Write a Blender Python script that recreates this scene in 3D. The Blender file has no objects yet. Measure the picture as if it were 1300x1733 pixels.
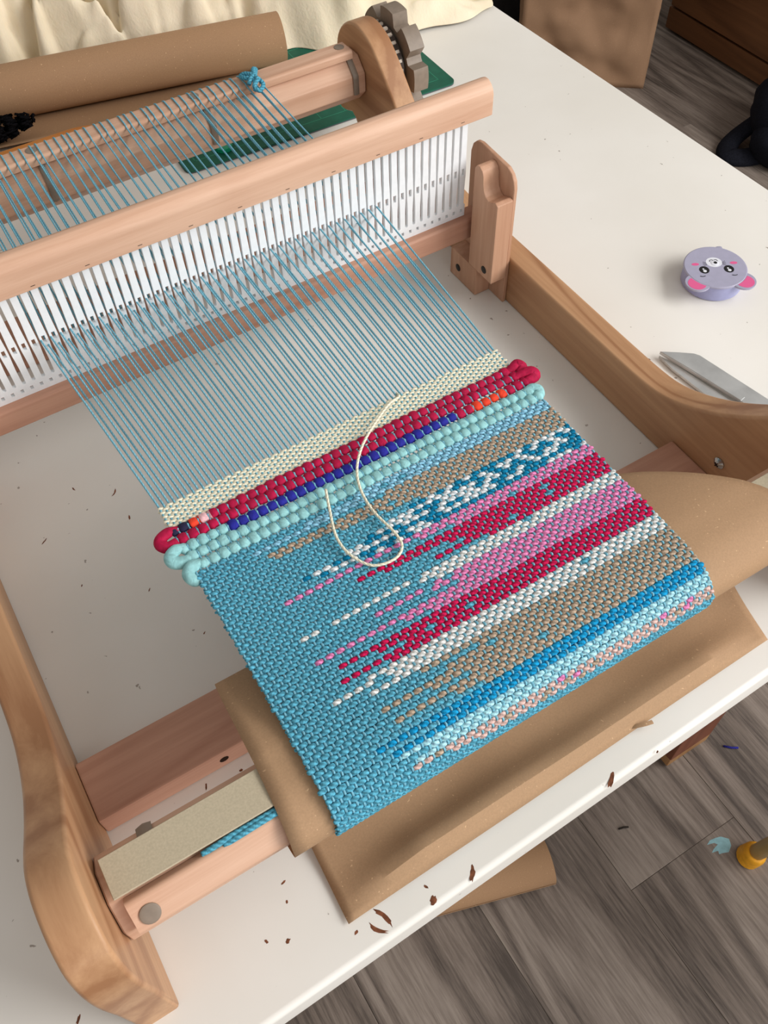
import bpy, bmesh, math, random
from math import sin, cos, pi, radians
from mathutils import Vector, Matrix

random.seed(7)
S = 0.001                      # everything below is laid out in millimetres
scene = bpy.context.scene
COL = scene.collection

# ------------------------------------------------------------------ camera
W = 455.5                      # inner width of the loom
cam_d = bpy.data.cameras.new('camera')
cam = bpy.data.objects.new('camera', cam_d)
COL.objects.link(cam)
cam_d.sensor_fit = 'VERTICAL'
cam_d.sensor_height = 32.0
cam_d.lens = 1531.8 / 1733 * 32.0
cam_d.clip_start = 0.02
R = Matrix.Rotation(-0.513266, 3, 'Z') @ Matrix.Rotation(0.61534, 3, 'X') @ Matrix.Rotation(-0.04111, 3, 'Z')
cam.matrix_world = Matrix.Translation((0.06895, -0.11634, 0.53)) @ R.to_4x4()
scene.camera = cam

# ------------------------------------------------------------------ light
scene.view_settings.view_transform = 'Standard'
scene.view_settings.look = 'None'
scene.view_settings.gamma = 1.0
scene.view_settings.use_curve_mapping = False
scene.view_settings.exposure = 0.0

world = bpy.data.worlds.new('world')
scene.world = world
world.use_nodes = True
bg = world.node_tree.nodes['Background']
bg.inputs[0].default_value = (1.0, 0.955, 0.905, 1)
bg.inputs[1].default_value = 0.44


def area_light(name, loc, target, sx, sy, power, col):
    d = bpy.data.lights.new(name, 'AREA')
    d.shape = 'RECTANGLE'
    d.size, d.size_y = sx, sy
    d.energy = power
    d.color = col
    o = bpy.data.objects.new(name, d)
    o.location = loc
    o.rotation_euler = (Vector(target) - Vector(loc)).to_track_quat('-Z', 'Y').to_euler()
    COL.objects.link(o)
    return o


area_light('window_daylight', (2.25, -1.15, 1.35), (0.3, 0.25, 0.0), 2.2, 1.7, 104, (1.0, 0.985, 0.965))
area_light('front_window_daylight', (0.55, -2.9, 0.75), (0.3, 0.0, -0.2), 1.8, 1.5, 26, (0.93, 0.96, 1.0))


# ------------------------------------------------------------------ colour and materials
def lin(c):
    out = []
    for v in c:
        v /= 255.0
        out.append(v / 12.92 if v <= 0.04045 else ((v + 0.055) / 1.055) ** 2.4)
    return (*out, 1.0)


MATS = {}


def new_mat(name, rough=0.6, spec=0.3):
    m = bpy.data.materials.new(name)
    m.use_nodes = True
    nt = m.node_tree
    b = nt.nodes['Principled BSDF']
    b.inputs['Roughness'].default_value = rough
    b.inputs['Specular IOR Level'].default_value = spec
    MATS[name] = m
    return m, nt, b


def N(nt, typ, **kw):
    n = nt.nodes.new(typ)
    for k, v in kw.items():
        if k in n.inputs:
            n.inputs[k].default_value = v
        else:
            setattr(n, k, v)
    return n


def ramp(nt, stops):
    r = nt.nodes.new('ShaderNodeValToRGB')
    els = r.color_ramp.elements
    while len(els) < len(stops):
        els.new(0.5)
    for e, (p, c) in zip(els, stops):
        e.position = p
        e.color = c
    return r


def coords(nt, scale=(1, 1, 1), rot=(0, 0, 0), rnd=False, src='Object'):
    tc = nt.nodes.new('ShaderNodeTexCoord')
    mp = nt.nodes.new('ShaderNodeMapping')
    mp.inputs['Scale'].default_value = scale
    mp.inputs['Rotation'].default_value = rot
    nt.links.new(tc.outputs[src], mp.inputs['Vector'])
    if rnd:
        oi = nt.nodes.new('ShaderNodeObjectInfo')
        mu = N(nt, 'ShaderNodeVectorMath', operation='SCALE')
        mu.inputs[0].default_value = (13.0, 7.0, 5.0)
        nt.links.new(oi.outputs['Random'], mu.inputs['Scale'])
        nt.links.new(mu.outputs[0], mp.inputs['Location'])
    return mp


def bump(nt, b, height, strength=0.2, dist=0.001):
    n = nt.nodes.new('ShaderNodeBump')
    n.inputs['Strength'].default_value = strength
    n.inputs['Distance'].default_value = dist
    nt.links.new(height, n.inputs['Height'])
    nt.links.new(n.outputs[0], b.inputs['Normal'])


def wood(name, dark, light, axis='x', rough=0.5, grain=1.0, ring=0.35, rot=(0, 0, 0)):
    """Straight-grained timber: fine streaks along one axis, thin darker growth lines, tiny flecks."""
    m, nt, b = new_mat(name, rough, 0.3)

    def stretched(long_, cross):
        sc = {'x': (long_, cross, cross), 'y': (cross, long_, cross), 'z': (cross, cross, long_)}[axis]
        return coords(nt, tuple(s * grain for s in sc), rot, True)
    n1 = N(nt, 'ShaderNodeTexNoise', Scale=1.0, Detail=6.0, Roughness=0.65, Distortion=0.3)
    nt.links.new(stretched(6, 130).outputs[0], n1.inputs['Vector'])
    wv = N(nt, 'ShaderNodeTexNoise', Scale=0.3, Detail=1.5, Distortion=0.6)
    nt.links.new(stretched(7, 30).outputs[0], wv.inputs['Vector'])
    mul = N(nt, 'ShaderNodeMath', operation='MULTIPLY')
    mul.inputs[1].default_value = 7.0
    nt.links.new(wv.outputs['Fac'], mul.inputs[0])
    mul.inputs[1].default_value = 46.0
    fr = N(nt, 'ShaderNodeMath', operation='SINE')
    nt.links.new(mul.outputs[0], fr.inputs[0])
    hf = N(nt, 'ShaderNodeMath', operation='MULTIPLY_ADD')
    hf.inputs[1].default_value = 0.5
    hf.inputs[2].default_value = 0.5
    nt.links.new(fr.outputs[0], hf.inputs[0])
    pw = N(nt, 'ShaderNodeMath', operation='POWER')
    pw.inputs[1].default_value = 7.0
    nt.links.new(hf.outputs[0], pw.inputs[0])
    mx = N(nt, 'ShaderNodeMath', operation='MULTIPLY_ADD')
    mx.inputs[1].default_value = -ring * 0.3
    nt.links.new(pw.outputs[0], mx.inputs[0])
    nt.links.new(n1.outputs['Fac'], mx.inputs[2])
    big = N(nt, 'ShaderNodeTexNoise', Scale=0.5, Detail=2.0)
    nt.links.new(stretched(5, 16).outputs[0], big.inputs['Vector'])
    ad = N(nt, 'ShaderNodeMath', operation='MULTIPLY_ADD')
    ad.inputs[1].default_value = 0.5
    nt.links.new(big.outputs['Fac'], ad.inputs[0])
    nt.links.new(mx.outputs[0], ad.inputs[2])
    r = ramp(nt, [(0.42, lin(dark)), (0.95, lin(light))])
    nt.links.new(ad.outputs[0], r.inputs[0])
    nt.links.new(r.outputs[0], b.inputs['Base Color'])
    bump(nt, b, n1.outputs['Fac'], 0.12, 0.0006)
    return m


def plain(name, c, rough=0.5, spec=0.3, metal=0.0, var=0.0, scale=200.0, bmp=0.0, trans=0.0):
    m, nt, b = new_mat(name, rough, spec)
    b.inputs['Metallic'].default_value = metal
    mp = coords(nt)
    n1 = N(nt, 'ShaderNodeTexNoise', Scale=scale, Detail=3.0)
    nt.links.new(mp.outputs[0], n1.inputs['Vector'])
    lo = tuple(max(0, x * (1 - var)) for x in c)
    hi = tuple(min(255, x * (1 + var)) for x in c)
    r = ramp(nt, [(0.3, lin(lo)), (0.7, lin(hi))])
    nt.links.new(n1.outputs['Fac'], r.inputs[0])
    nt.links.new(r.outputs[0], b.inputs['Base Color'])
    if bmp:
        bump(nt, b, n1.outputs['Fac'], bmp, 0.0005)
    if trans:
        b.inputs['Subsurface Weight'].default_value = trans
        b.inputs['Subsurface Radius'].default_value = (0.003, 0.003, 0.003)
    return m


def yarn(name, c, plies=1.0, depth=0.5, var=0.18):
    """Twisted yarn: diagonal ply lines from the tube's own UVs."""
    m, nt, b = new_mat(name, 0.85, 0.1)
    tc = nt.nodes.new('ShaderNodeTexCoord')
    sp = nt.nodes.new('ShaderNodeSeparateXYZ')
    nt.links.new(tc.outputs['UV'], sp.inputs[0])
    a = N(nt, 'ShaderNodeMath', operation='MULTIPLY_ADD')
    a.inputs[1].default_value = 3.0 * 2 * pi * plies   # v runs 0..1 around
    nt.links.new(sp.outputs['Y'], a.inputs[0])
    k = N(nt, 'ShaderNodeMath', operation='MULTIPLY')
    k.inputs[1].default_value = 2.1 * plies            # u in mm
    nt.links.new(sp.outputs['X'], k.inputs[0])
    nt.links.new(k.outputs[0], a.inputs[2])
    s = N(nt, 'ShaderNodeMath', operation='SINE')
    nt.links.new(a.outputs[0], s.inputs[0])
    mp = coords(nt)
    n1 = N(nt, 'ShaderNodeTexNoise', Scale=900.0, Detail=2.0)
    nt.links.new(mp.outputs[0], n1.inputs['Vector'])
    ad = N(nt, 'ShaderNodeMath', operation='MULTIPLY_ADD')
    ad.inputs[1].default_value = 0.25
    nt.links.new(s.outputs[0], ad.inputs[0])
    nt.links.new(n1.outputs['Fac'], ad.inputs[2])
    r = ramp(nt, [(0.1, lin(tuple(x * (1 - var * 1.6) for x in c))), (0.9, lin(tuple(min(255, x * (1 + var)) for x in c)))])
    nt.links.new(ad.outputs[0], r.inputs[0])
    nt.links.new(r.outputs[0], b.inputs['Base Color'])
    bump(nt, b, ad.outputs[0], depth, 0.0006)
    return m


# timber of the loom
WOOD_SIDE = wood('maple_side', (158, 113, 79), (200, 157, 118), 'y', 0.42, 0.55, 1.1, rot=(radians(9), 0, radians(2)))
WOOD_BEECH = wood('beech_x', (190, 144, 116), (220, 182, 156), 'x', 0.45, 1.0, 0.25)
WOOD_BEECHZ = wood('beech_z', (178, 132, 104), (206, 164, 136), 'z', 0.5, 1.0, 0.4)
WOOD_PINK = wood('pink_beech_x', (168, 120, 98), (200, 154, 130), 'x', 0.55, 0.8, 0.5)
WOOD_ORANGE = wood('orange_shuttle', (176, 108, 50), (206, 138, 72), 'x', 0.45)
TAUPE = plain('taupe_plastic', (132, 118, 104), 0.45, 0.4, var=0.04)
TAUPE_DARK = plain('dark_brown_plastic', (58, 46, 38), 0.5, 0.3, var=0.1)
TOOTH = plain('pale_taupe_plastic', (176, 164, 150), 0.4, 0.4)
STEEL = plain('steel', (190, 190, 188), 0.25, 0.5, 1.0, 0.03)
SCREW_DARK = plain('dark_screw', (45, 42, 40), 0.4, 0.5, 0.6)
HEDDLE_WHITE = plain('white_nylon', (236, 238, 240), 0.35, 0.4, var=0.01, trans=0.25)
HOLE_DARK = plain('hole_dark', (48, 34, 26), 0.9, 0.05)
CARD = plain('grey_board', (186, 174, 150), 0.9, 0.1, var=0.035, scale=900, bmp=0.05)


def kraft_mat(name, c):
    m, nt, b = new_mat(name, 0.7, 0.2)
    mp = coords(nt)
    n1 = N(nt, 'ShaderNodeTexNoise', Scale=900.0, Detail=3.0)
    nt.links.new(mp.outputs[0], n1.inputs['Vector'])
    r = ramp(nt, [(0.3, lin(tuple(x * 0.965 for x in c))), (0.7, lin(tuple(x * 1.025 for x in c)))])
    nt.links.new(n1.outputs['Fac'], r.inputs[0])
    vo = N(nt, 'ShaderNodeTexNoise', Scale=700.0, Detail=0.0)
    nt.links.new(mp.outputs[0], vo.inputs['Vector'])
    fl = ramp(nt, [(0.80, (0, 0, 0, 1)), (0.86, (0.6, 0.6, 0.6, 1))])
    nt.links.new(vo.outputs['Fac'], fl.inputs[0])
    mx = N(nt, 'ShaderNodeMixRGB')
    mx.inputs[2].default_value = lin((226, 190, 150))
    nt.links.new(fl.outputs[0], mx.inputs[0])
    nt.links.new(r.outputs[0], mx.inputs[1])
    nt.links.new(mx.outputs[0], b.inputs['Base Color'])
    n2 = N(nt, 'ShaderNodeTexNoise', Scale=28.0, Detail=3.0)
    nt.links.new(mp.outputs[0], n2.inputs['Vector'])
    bump(nt, b, n2.outputs['Fac'], 0.25, 0.002)
    return m


KRAFT = kraft_mat('kraft_paper', (172, 139, 107))
KRAFT_ROLL = kraft_mat('kraft_roll', (158, 124, 93))
KRAFT_BAG = kraft_mat('kraft_bag', (160, 126, 98))

TEAL = yarn('yarn_teal', (86, 160, 184))
WARP = yarn('yarn_warp', (122, 182, 202), 1.0, 0.3, 0.1)
PINK = yarn('yarn_pink', (226, 128, 176))
MAG = yarn('yarn_magenta', (192, 26, 78))
WHITE = yarn('yarn_white', (226, 226, 216))
TAN = yarn('yarn_tan', (172, 152, 132))
LTBLUE = yarn('yarn_light_blue', (138, 192, 222))
TWHITE = yarn('yarn_twist_white', (224, 238, 246))
TDEEP = yarn('yarn_twist_teal', (14, 122, 162))
BLUE = yarn('yarn_bright_blue', (24, 142, 192))
LT2 = yarn('yarn_pale_blue', (164, 212, 240))
PTAN = yarn('yarn_pink_tan', (206, 174, 166))
CREAM = yarn('yarn_cream', (236, 228, 204), 1.0, 0.35, 0.1)


def rag(name, c):
    m, nt, b = new_mat(name, 0.75, 0.25)
    mp = coords(nt, (1, 1, 1))
    n1 = N(nt, 'ShaderNodeTexNoise', Scale=260.0, Detail=3.0, Distortion=0.8)
    nt.links.new(mp.outputs[0], n1.inputs['Vector'])
    r = ramp(nt, [(0.3, lin(tuple(x * 0.88 for x in c))), (0.7, lin(tuple(min(255, x * 1.06) for x in c)))])
    nt.links.new(n1.outputs['Fac'], r.inputs[0])
    nt.links.new(r.outputs[0], b.inputs['Base Color'])
    bump(nt, b, n1.outputs['Fac'], 0.35, 0.0012)
    return m


R_MAG = rag('rag_crimson', (178, 14, 66))
R_AQUA = rag('rag_aqua', (150, 204, 206))
R_BLUE = rag('rag_royal_blue', (38, 40, 150))
R_ORANGE = rag('rag_orange', (238, 70, 44))
R_NAVY = rag('rag_navy', (36, 34, 66))
R_PINK = rag('rag_pale_pink', (240, 190, 196))


# ------------------------------------------------------------------ object helpers
def tag(o, label=None, cat=None, group=None, kind=None):
    if label:
        o['label'] = label
    if cat:
        o['category'] = cat
    if group:
        o['group'] = group
    if kind:
        o['kind'] = kind
    return o


def thing(name, label, cat, loc=(0, 0, 0), group=None, kind=None):
    o = bpy.data.objects.new(name, None)
    o.empty_display_size = 0.02
    o.location = Vector(loc) * S
    COL.objects.link(o)
    return tag(o, label, cat, group, kind)


def wloc(o):
    v = Vector((0, 0, 0))
    while o is not None:
        v += o.location
        o = o.parent
    return v


def mesh_from(name, verts, faces, mats, smooth=True, fmat=None, uvs=None, offset=Vector((0, 0, 0))):
    me = bpy.data.meshes.new(name)
    me.from_pydata([tuple(Vector(v) * S - offset) for v in verts], [], faces)
    for m in mats:
        me.materials.append(m)
    if fmat:
        me.polygons.foreach_set('material_index', fmat)
    if uvs:
        ul = me.uv_layers.new(name='UVMap')
        flat = []
        for f in uvs:
            for c in f:
                flat += [c[0], c[1]]
        ul.data.foreach_set('uv', flat)
    if smooth:
        me.polygons.foreach_set('use_smooth', [True] * len(me.polygons))
    me.update()
    return me


def link(name, me, parent=None, loc=(0, 0, 0)):
    o = bpy.data.objects.new(name, me)
    o.location = loc
    COL.objects.link(o)
    if parent is not None:
        o.parent = parent
    return o


def add(name, verts, faces, mat, parent=None, base=None, smooth=True, fmat=None, uvs=None, fix=True, auto=35):
    """verts in world millimetres; origin at base (or the parent's place)."""
    mats = mat if isinstance(mat, list) else [mat]
    off = (Vector(base) * S) if base is not None else (wloc(parent) if parent is not None else Vector((0, 0, 0)))
    me = mesh_from(name, verts, faces, mats, smooth, fmat, uvs, off)
    if fix:
        bm = bmesh.new()
        bm.from_mesh(me)
        bmesh.ops.recalc_face_normals(bm, faces=bm.faces)
        bm.to_mesh(me)
        bm.free()
    if smooth and auto:
        me.set_sharp_from_angle(angle=radians(auto))
    pl = wloc(parent) if parent is not None else Vector((0, 0, 0))
    o = link(name, me, parent, off - pl)
    if smooth and auto and fix:
        wn = o.modifiers.new('normals', 'WEIGHTED_NORMAL')
        wn.keep_sharp = True
    return o


def box(x0, x1, y0, y1, z0, z1):
    v = [(x0, y0, z0), (x1, y0, z0), (x1, y1, z0), (x0, y1, z0), (x0, y0, z1), (x1, y0, z1), (x1, y1, z1), (x0, y1, z1)]
    f = [(3, 2, 1, 0), (4, 5, 6, 7), (0, 1, 5, 4), (1, 2, 6, 5), (2, 3, 7, 6), (3, 0, 4, 7)]
    return v, f


def bevelled(verts, faces, width, segs=2, only=None):
    bm = bmesh.new()
    vs = [bm.verts.new(v) for v in verts]
    for f in faces:
        bm.faces.new([vs[i] for i in f])
    bmesh.ops.recalc_face_normals(bm, faces=bm.faces)
    edges = [e for e in bm.edges if len(e.link_faces) == 2 and e.calc_face_angle() > radians(25) and (only is None or only(e))]
    bmesh.ops.bevel(bm, geom=edges, offset=width, segments=segs, profile=0.5, affect='EDGES')
    bm.verts.index_update()
    v = [tuple(x.co) for x in bm.verts]
    f = [tuple(x.index for x in fc.verts) for fc in bm.faces]
    bm.free()
    return v, f


def bbox(name, x0, x1, y0, y1, z0, z1, mat, parent=None, bev=1.0, base=None, segs=2):
    v, f = bevelled(*box(x0, x1, y0, y1, z0, z1), bev, segs)
    return add(name, v, f, mat, parent, base)


def prism_x(profile, x0, x1):
    """Extrude a (y,z) outline along x."""
    n = len(profile)
    v = [(x0, y, z) for y, z in profile] + [(x1, y, z) for y, z in profile]
    f = [tuple(range(n))[::-1], tuple(range(n, 2 * n))]
    for i in range(n):
        j = (i + 1) % n
        f.append((i, j, n + j, n + i))
    return v, f


def prism_z(profile, z0, z1):
    n = len(profile)
    v = [(x, y, z0) for x, y in profile] + [(x, y, z1) for x, y in profile]
    f = [tuple(range(n))[::-1], tuple(range(n, 2 * n))]
    for i in range(n):
        j = (i + 1) % n
        f.append((i, j, n + j, n + i))
    return v, f


def tube(pts, rad, seg=8, up=None, ra=None, closed=False):
    """Sweep an ellipse along pts. rad/ra: per point or scalar (side, up radii). Returns verts, faces, uvs."""
    n = len(pts)
    pts = [Vector(p) for p in pts]
    V, F, U = [], [], []
    L = 0.0
    prev = None
    lens = []
    for i, p in enumerate(pts):
        a = pts[max(i - 1, 0)]
        b = pts[min(i + 1, n - 1)]
        t = (b - a).normalized()
        if up is None:
            ref = Vector((0, 0, 1)) if abs(t.z) < 0.9 else Vector((1, 0, 0))
            if prev is not None:
                side = (prev - t * prev.dot(t)).normalized()
            else:
                side = t.cross(ref).normalized()
            prev = side
        else:
            u0 = Vector(up[i]) if isinstance(up, list) else Vector(up)
            side = t.cross(u0).normalized()
        nrm = side.cross(t).normalized()
        r1 = rad[i] if isinstance(rad, (list, tuple)) else rad
        r2 = (ra[i] if isinstance(ra, (list, tuple)) else ra) if ra is not None else r1
        for k in range(seg):
            an = 2 * pi * k / seg
            V.append(tuple(p + side * (r1 * cos(an)) + nrm * (r2 * sin(an))))
        if i:
            L += (p - pts[i - 1]).length
        lens.append(L)
    for i in range(n - 1):
        for k in range(seg):
            k2 = (k + 1) % seg
            F.append((i * seg + k, i * seg + k2, (i + 1) * seg + k2, (i + 1) * seg + k))
            U.append(((lens[i], k / seg), (lens[i], (k + 1) / seg), (lens[i + 1], (k + 1) / seg), (lens[i + 1], k / seg)))
    F.append(tuple(range(seg))[::-1])
    U.append(tuple((0, 0) for _ in range(seg)))
    F.append(tuple((n - 1) * seg + k for k in range(seg)))
    U.append(tuple((L, 0) for _ in range(seg)))
    return V, F, U


def add_tube(name, pts, rad, mat, parent=None, seg=8, ra=None, up=None, base=None):
    v, f, u = tube(pts, rad, seg, up, ra)
    return add(name, v, f, mat, parent, base, True, None, u, fix=False, auto=0)


def catmull(P, n=6):
    P = [Vector(p) for p in P]
    out = []
    for i in range(len(P) - 1):
        p0, p1, p2, p3 = P[max(i - 1, 0)], P[i], P[i + 1], P[min(i + 2, len(P) - 1)]
        for k in range(n):
            t = k / n
            out.append(0.5 * ((2 * p1) + (p2 - p0) * t + (2 * p0 - 5 * p1 + 4 * p2 - p3) * t * t + (3 * p1 - p0 - 3 * p2 + p3) * t ** 3))
    out.append(P[-1])
    return out


def lathe_z(profile, cx, cy, seg=24):
    V, F = [], []
    n = len(profile)
    for k in range(seg):
        a = 2 * pi * k / seg
        for r, z in profile:
            V.append((cx + r * cos(a), cy + r * sin(a), z))
    for k in range(seg):
        k2 = (k + 1) % seg
        for i in range(n - 1):
            F.append((k * n + i, k2 * n + i, k2 * n + i + 1, k * n + i + 1))
    F.append(tuple(k * n for k in range(seg))[::-1])
    F.append(tuple(k * n + n - 1 for k in range(seg)))
    return V, F


def disc_on(center, normal, r, h, seg=20, dome=0.0):
    """Short cylinder (with optional domed head) standing on a surface point."""
    nrm = Vector(normal).normalized()
    ref = Vector((0, 0, 1)) if abs(nrm.z) < 0.9 else Vector((1, 0, 0))
    a = nrm.cross(ref).normalized()
    b = nrm.cross(a)
    c = Vector(center)
    rings = [(r, -0.5), (r, h * 0.7), (r * 0.86, h), (r * 0.5, h + dome * 0.75), (r * 0.08, h + dome)]
    V, F = [], []
    for rr, hh in rings:
        for k in range(seg):
            t = 2 * pi * k / seg
            V.append(tuple(c + nrm * hh + a * (rr * cos(t)) + b * (rr * sin(t))))
    for i in range(len(rings) - 1):
        for k in range(seg):
            k2 = (k + 1) % seg
            F.append((i * seg + k, i * seg + k2, (i + 1) * seg + k2, (i + 1) * seg + k))
    F.append(tuple(range(seg))[::-1])
    F.append(tuple((len(rings) - 1) * seg + k for k in range(seg)))
    return V, F


def noise2(x, y, seed=0):
    from mathutils import noise
    return noise.noise(Vector((x, y, seed * 7.31)))


# ------------------------------------------------------------------ floor and room
FLOOR_Z = -740


def plank_mat():
    m, nt, b = new_mat('grey_oak_plank', 0.5, 0.3)
    mp = coords(nt, (1, 0.1, 1), (0, 0, 0), True)
    n0 = N(nt, 'ShaderNodeTexNoise', Scale=5.0, Detail=2.0, Distortion=0.5)
    nt.links.new(mp.outputs[0], n0.inputs['Vector'])
    m1 = N(nt, 'ShaderNodeMath', operation='MULTIPLY')
    m1.inputs[1].default_value = 60.0
    nt.links.new(n0.outputs['Fac'], m1.inputs[0])
    s1 = N(nt, 'ShaderNodeMath', operation='SINE')
    nt.links.new(m1.outputs[0], s1.inputs[0])
    mp2 = coords(nt, (1, 0.055, 1), (0, 0, 0), True)
    n2 = N(nt, 'ShaderNodeTexNoise', Scale=230.0, Detail=6.0, Roughness=0.7)
    nt.links.new(mp2.outputs[0], n2.inputs['Vector'])
    n3 = N(nt, 'ShaderNodeTexNoise', Scale=12.0, Detail=2.0)
    nt.links.new(mp2.outputs[0], n3.inputs['Vector'])
    a1 = N(nt, 'ShaderNodeMath', operation='MULTIPLY_ADD')
    a1.inputs[1].default_value = 0.15
    nt.links.new(s1.outputs[0], a1.inputs[0])
    nt.links.new(n2.outputs['Fac'], a1.inputs[2])
    a2 = N(nt, 'ShaderNodeMath', operation='MULTIPLY_ADD')
    a2.inputs[1].default_value = 0.42
    nt.links.new(n3.outputs['Fac'], a2.inputs[0])
    nt.links.new(a1.outputs[0], a2.inputs[2])
    r = ramp(nt, [(0.44, lin((80, 71, 65))), (0.72, lin((122, 110, 101))), (0.98, lin((150, 138, 128)))])
    dv = N(nt, 'ShaderNodeMath', operation='MULTIPLY')
    dv.inputs[1].default_value = 1.0
    nt.links.new(a2.outputs[0], dv.inputs[0])
    nt.links.new(dv.outputs[0], r.inputs[0])
    nt.links.new(r.outputs[0], b.inputs['Base Color'])
    bump(nt, b, a1.outputs[0], 0.1, 0.0008)
    return m


PLANK = plank_mat()
SEAM = plain('floor_seam', (132, 120, 110), 0.8, 0.1)
floor = add('floor', *box(-1000, 3200, -1600, 3000, FLOOR_Z - 30, FLOOR_Z - 1.2), SEAM, base=(0, 0, FLOOR_Z - 30), smooth=False)
tag(floor, 'grey oak plank floor around the white table', 'floor', kind='structure')
PW, PL = 182.0, 1285.0
pv, pf = bevelled(*box(0.25, PW - 0.25, 0.25, PL - 0.25, -6, 0), 0.5, 1)
plank_me = mesh_from('floor_plank', pv, pf, [PLANK], True)
plank_me.set_sharp_from_angle(angle=radians(20))
offs = [0.0, 430.0, 857.0, 214.0, 640.0, 1070.0]
for ci in range(-8, 15):
    x0 = 467.8 + PW * ci
    o0 = (-30 - PL + offs[ci % 6] * (1 if ci else 0)) - PL
    for k in range(5):
        y0 = o0 + k * PL
        if y0 > 2900 or y0 + PL < -1600:
            continue
        link('floor_plank', plank_me, floor, Vector((x0, y0, FLOOR_Z)) * S - floor.location)

WALLM = plain('wall_paint', (176, 168, 158), 0.9, 0.1, var=0.02)
w_ = add('wall_right', *box(2620, 2680, -1600, 3000, FLOOR_Z, 1700), WALLM, base=(2650, 700, FLOOR_Z), smooth=False)
tag(w_, 'plain light wall behind the dark wooden cabinet', 'wall', kind='structure')
w_ = add('wall_back', *box(-1000, 2620, 2940, 3000, FLOOR_Z, 1700), WALLM, base=(800, 2970, FLOOR_Z), smooth=False)
tag(w_, 'plain light wall beyond the far end of the table', 'wall', kind='structure')

# ------------------------------------------------------------------ table
YAW = radians(1.316)


def table_mat():
    m, nt, b = new_mat('white_paint', 0.42, 0.35)
    mp = coords(nt)
    n1 = N(nt, 'ShaderNodeTexNoise', Scale=6.0, Detail=4.0)
    nt.links.new(mp.outputs[0], n1.inputs['Vector'])
    r = ramp(nt, [(0.3, lin((229, 225, 217))), (0.7, lin((238, 235, 229)))])
    nt.links.new(n1.outputs['Fac'], r.inputs[0])
    n2 = N(nt, 'ShaderNodeTexNoise', Scale=170.0, Detail=2.0)
    nt.links.new(mp.outputs[0], n2.inputs['Vector'])
    n4 = N(nt, 'ShaderNodeTexNoise', Scale=9.0, Detail=1.0)
    nt.links.new(mp.outputs[0], n4.inputs['Vector'])
    ml = N(nt, 'ShaderNodeMath', operation='MULTIPLY_ADD')
    ml.inputs[1].default_value = 0.14
    nt.links.new(n4.outputs['Fac'], ml.inputs[0])
    nt.links.new(n2.outputs['Fac'], ml.inputs[2])
    sp = ramp(nt, [(0.815, (0, 0, 0, 1)), (0.84, (0.7, 0.7, 0.7, 1))])
    nt.links.new(ml.outputs[0], sp.inputs[0])
    mx = N(nt, 'ShaderNodeMixRGB')
    mx.inputs[2].default_value = lin((120, 104, 90))
    nt.links.new(sp.outputs[0], mx.inputs[0])
    nt.links.new(r.outputs[0], mx.inputs[1])
    nt.links.new(mx.outputs[0], b.inputs['Base Color'])
    mp3 = coords(nt, (1, 0.12, 1))
    n3 = N(nt, 'ShaderNodeTexNoise', Scale=70.0, Detail=3.0)
    nt.links.new(mp3.outputs[0], n3.inputs['Vector'])
    bump(nt, b, n3.outputs['Fac'], 0.12, 0.0006)
    return m


TABLE_WHITE = table_mat()
LEG_BROWN = wood('leg_stained', (110, 62, 44), (142, 86, 62), 'z', 0.5)
LEG_RAW = wood('leg_raw', (150, 108, 70), (182, 138, 94), 'z', 0.6)
CHIP = plain('bare_wood_chip', (112, 70, 50), 0.85, 0.1, var=0.25, scale=300)
table = thing('table', 'white painted table with chipped paint carrying the loom', 'table', (200, 600, FLOOR_Z))


def rotp(p):
    x, y, z = p
    return (x * cos(YAW) - y * sin(YAW), x * sin(YAW) + y * cos(YAW), z)


v, f = bevelled(*box(-620, 762, -35, 1250, -28, 0), 4.0, 3)
add('table_top', [rotp(p) for p in v], f, TABLE_WHITE, table)
for cx, cy in ((657, 104), (657, 1150), (-520, 104), (-520, 1150)):
    h = 38
    v, f = bevelled(*box(cx - h, cx + h, cy - h + 6, cy + h + 6, FLOOR_Z + 22, -28), 2.0, 2)
    lg = add('table_leg', v, f, LEG_BROWN, table, base=(cx, cy, FLOOR_Z))
    v, f = bevelled(*box(cx - h, cx + h, cy - h + 6, cy + h + 6, FLOOR_Z, FLOOR_Z + 22), 2.0, 2)
    add('foot_block', v, f, LEG_RAW, lg, base=(cx, cy, FLOOR_Z))
for y0, y1, x0, x1 in ((150, 172, -480, 618), (1120, 1142, -480, 618)):
    add('apron_rail', *bevelled(*box(x0, x1, y0, y1, -110, -28), 1.5, 1), TABLE_WHITE, table)


def chip(x, y, rx, ry, ang, curve=0.0, n=14):
    """A flake of missing paint, irregular outline, lying on the table top."""
    P = []
    for k in range(n):
        a = 2 * pi * k / n
        rr = 1 + random.uniform(-0.28, 0.28)
        u, w = rx * cos(a) * rr, ry * sin(a) * rr
        w += curve * u * u / max(rx, 0.1)
        P.append((x + u * cos(ang) - w * sin(ang), y + u * sin(ang) + w * cos(ang)))
    v, f = prism_z(P, -0.2, 0.06)
    add('paint_chip', v, f, CHIP, table, smooth=False)


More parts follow.
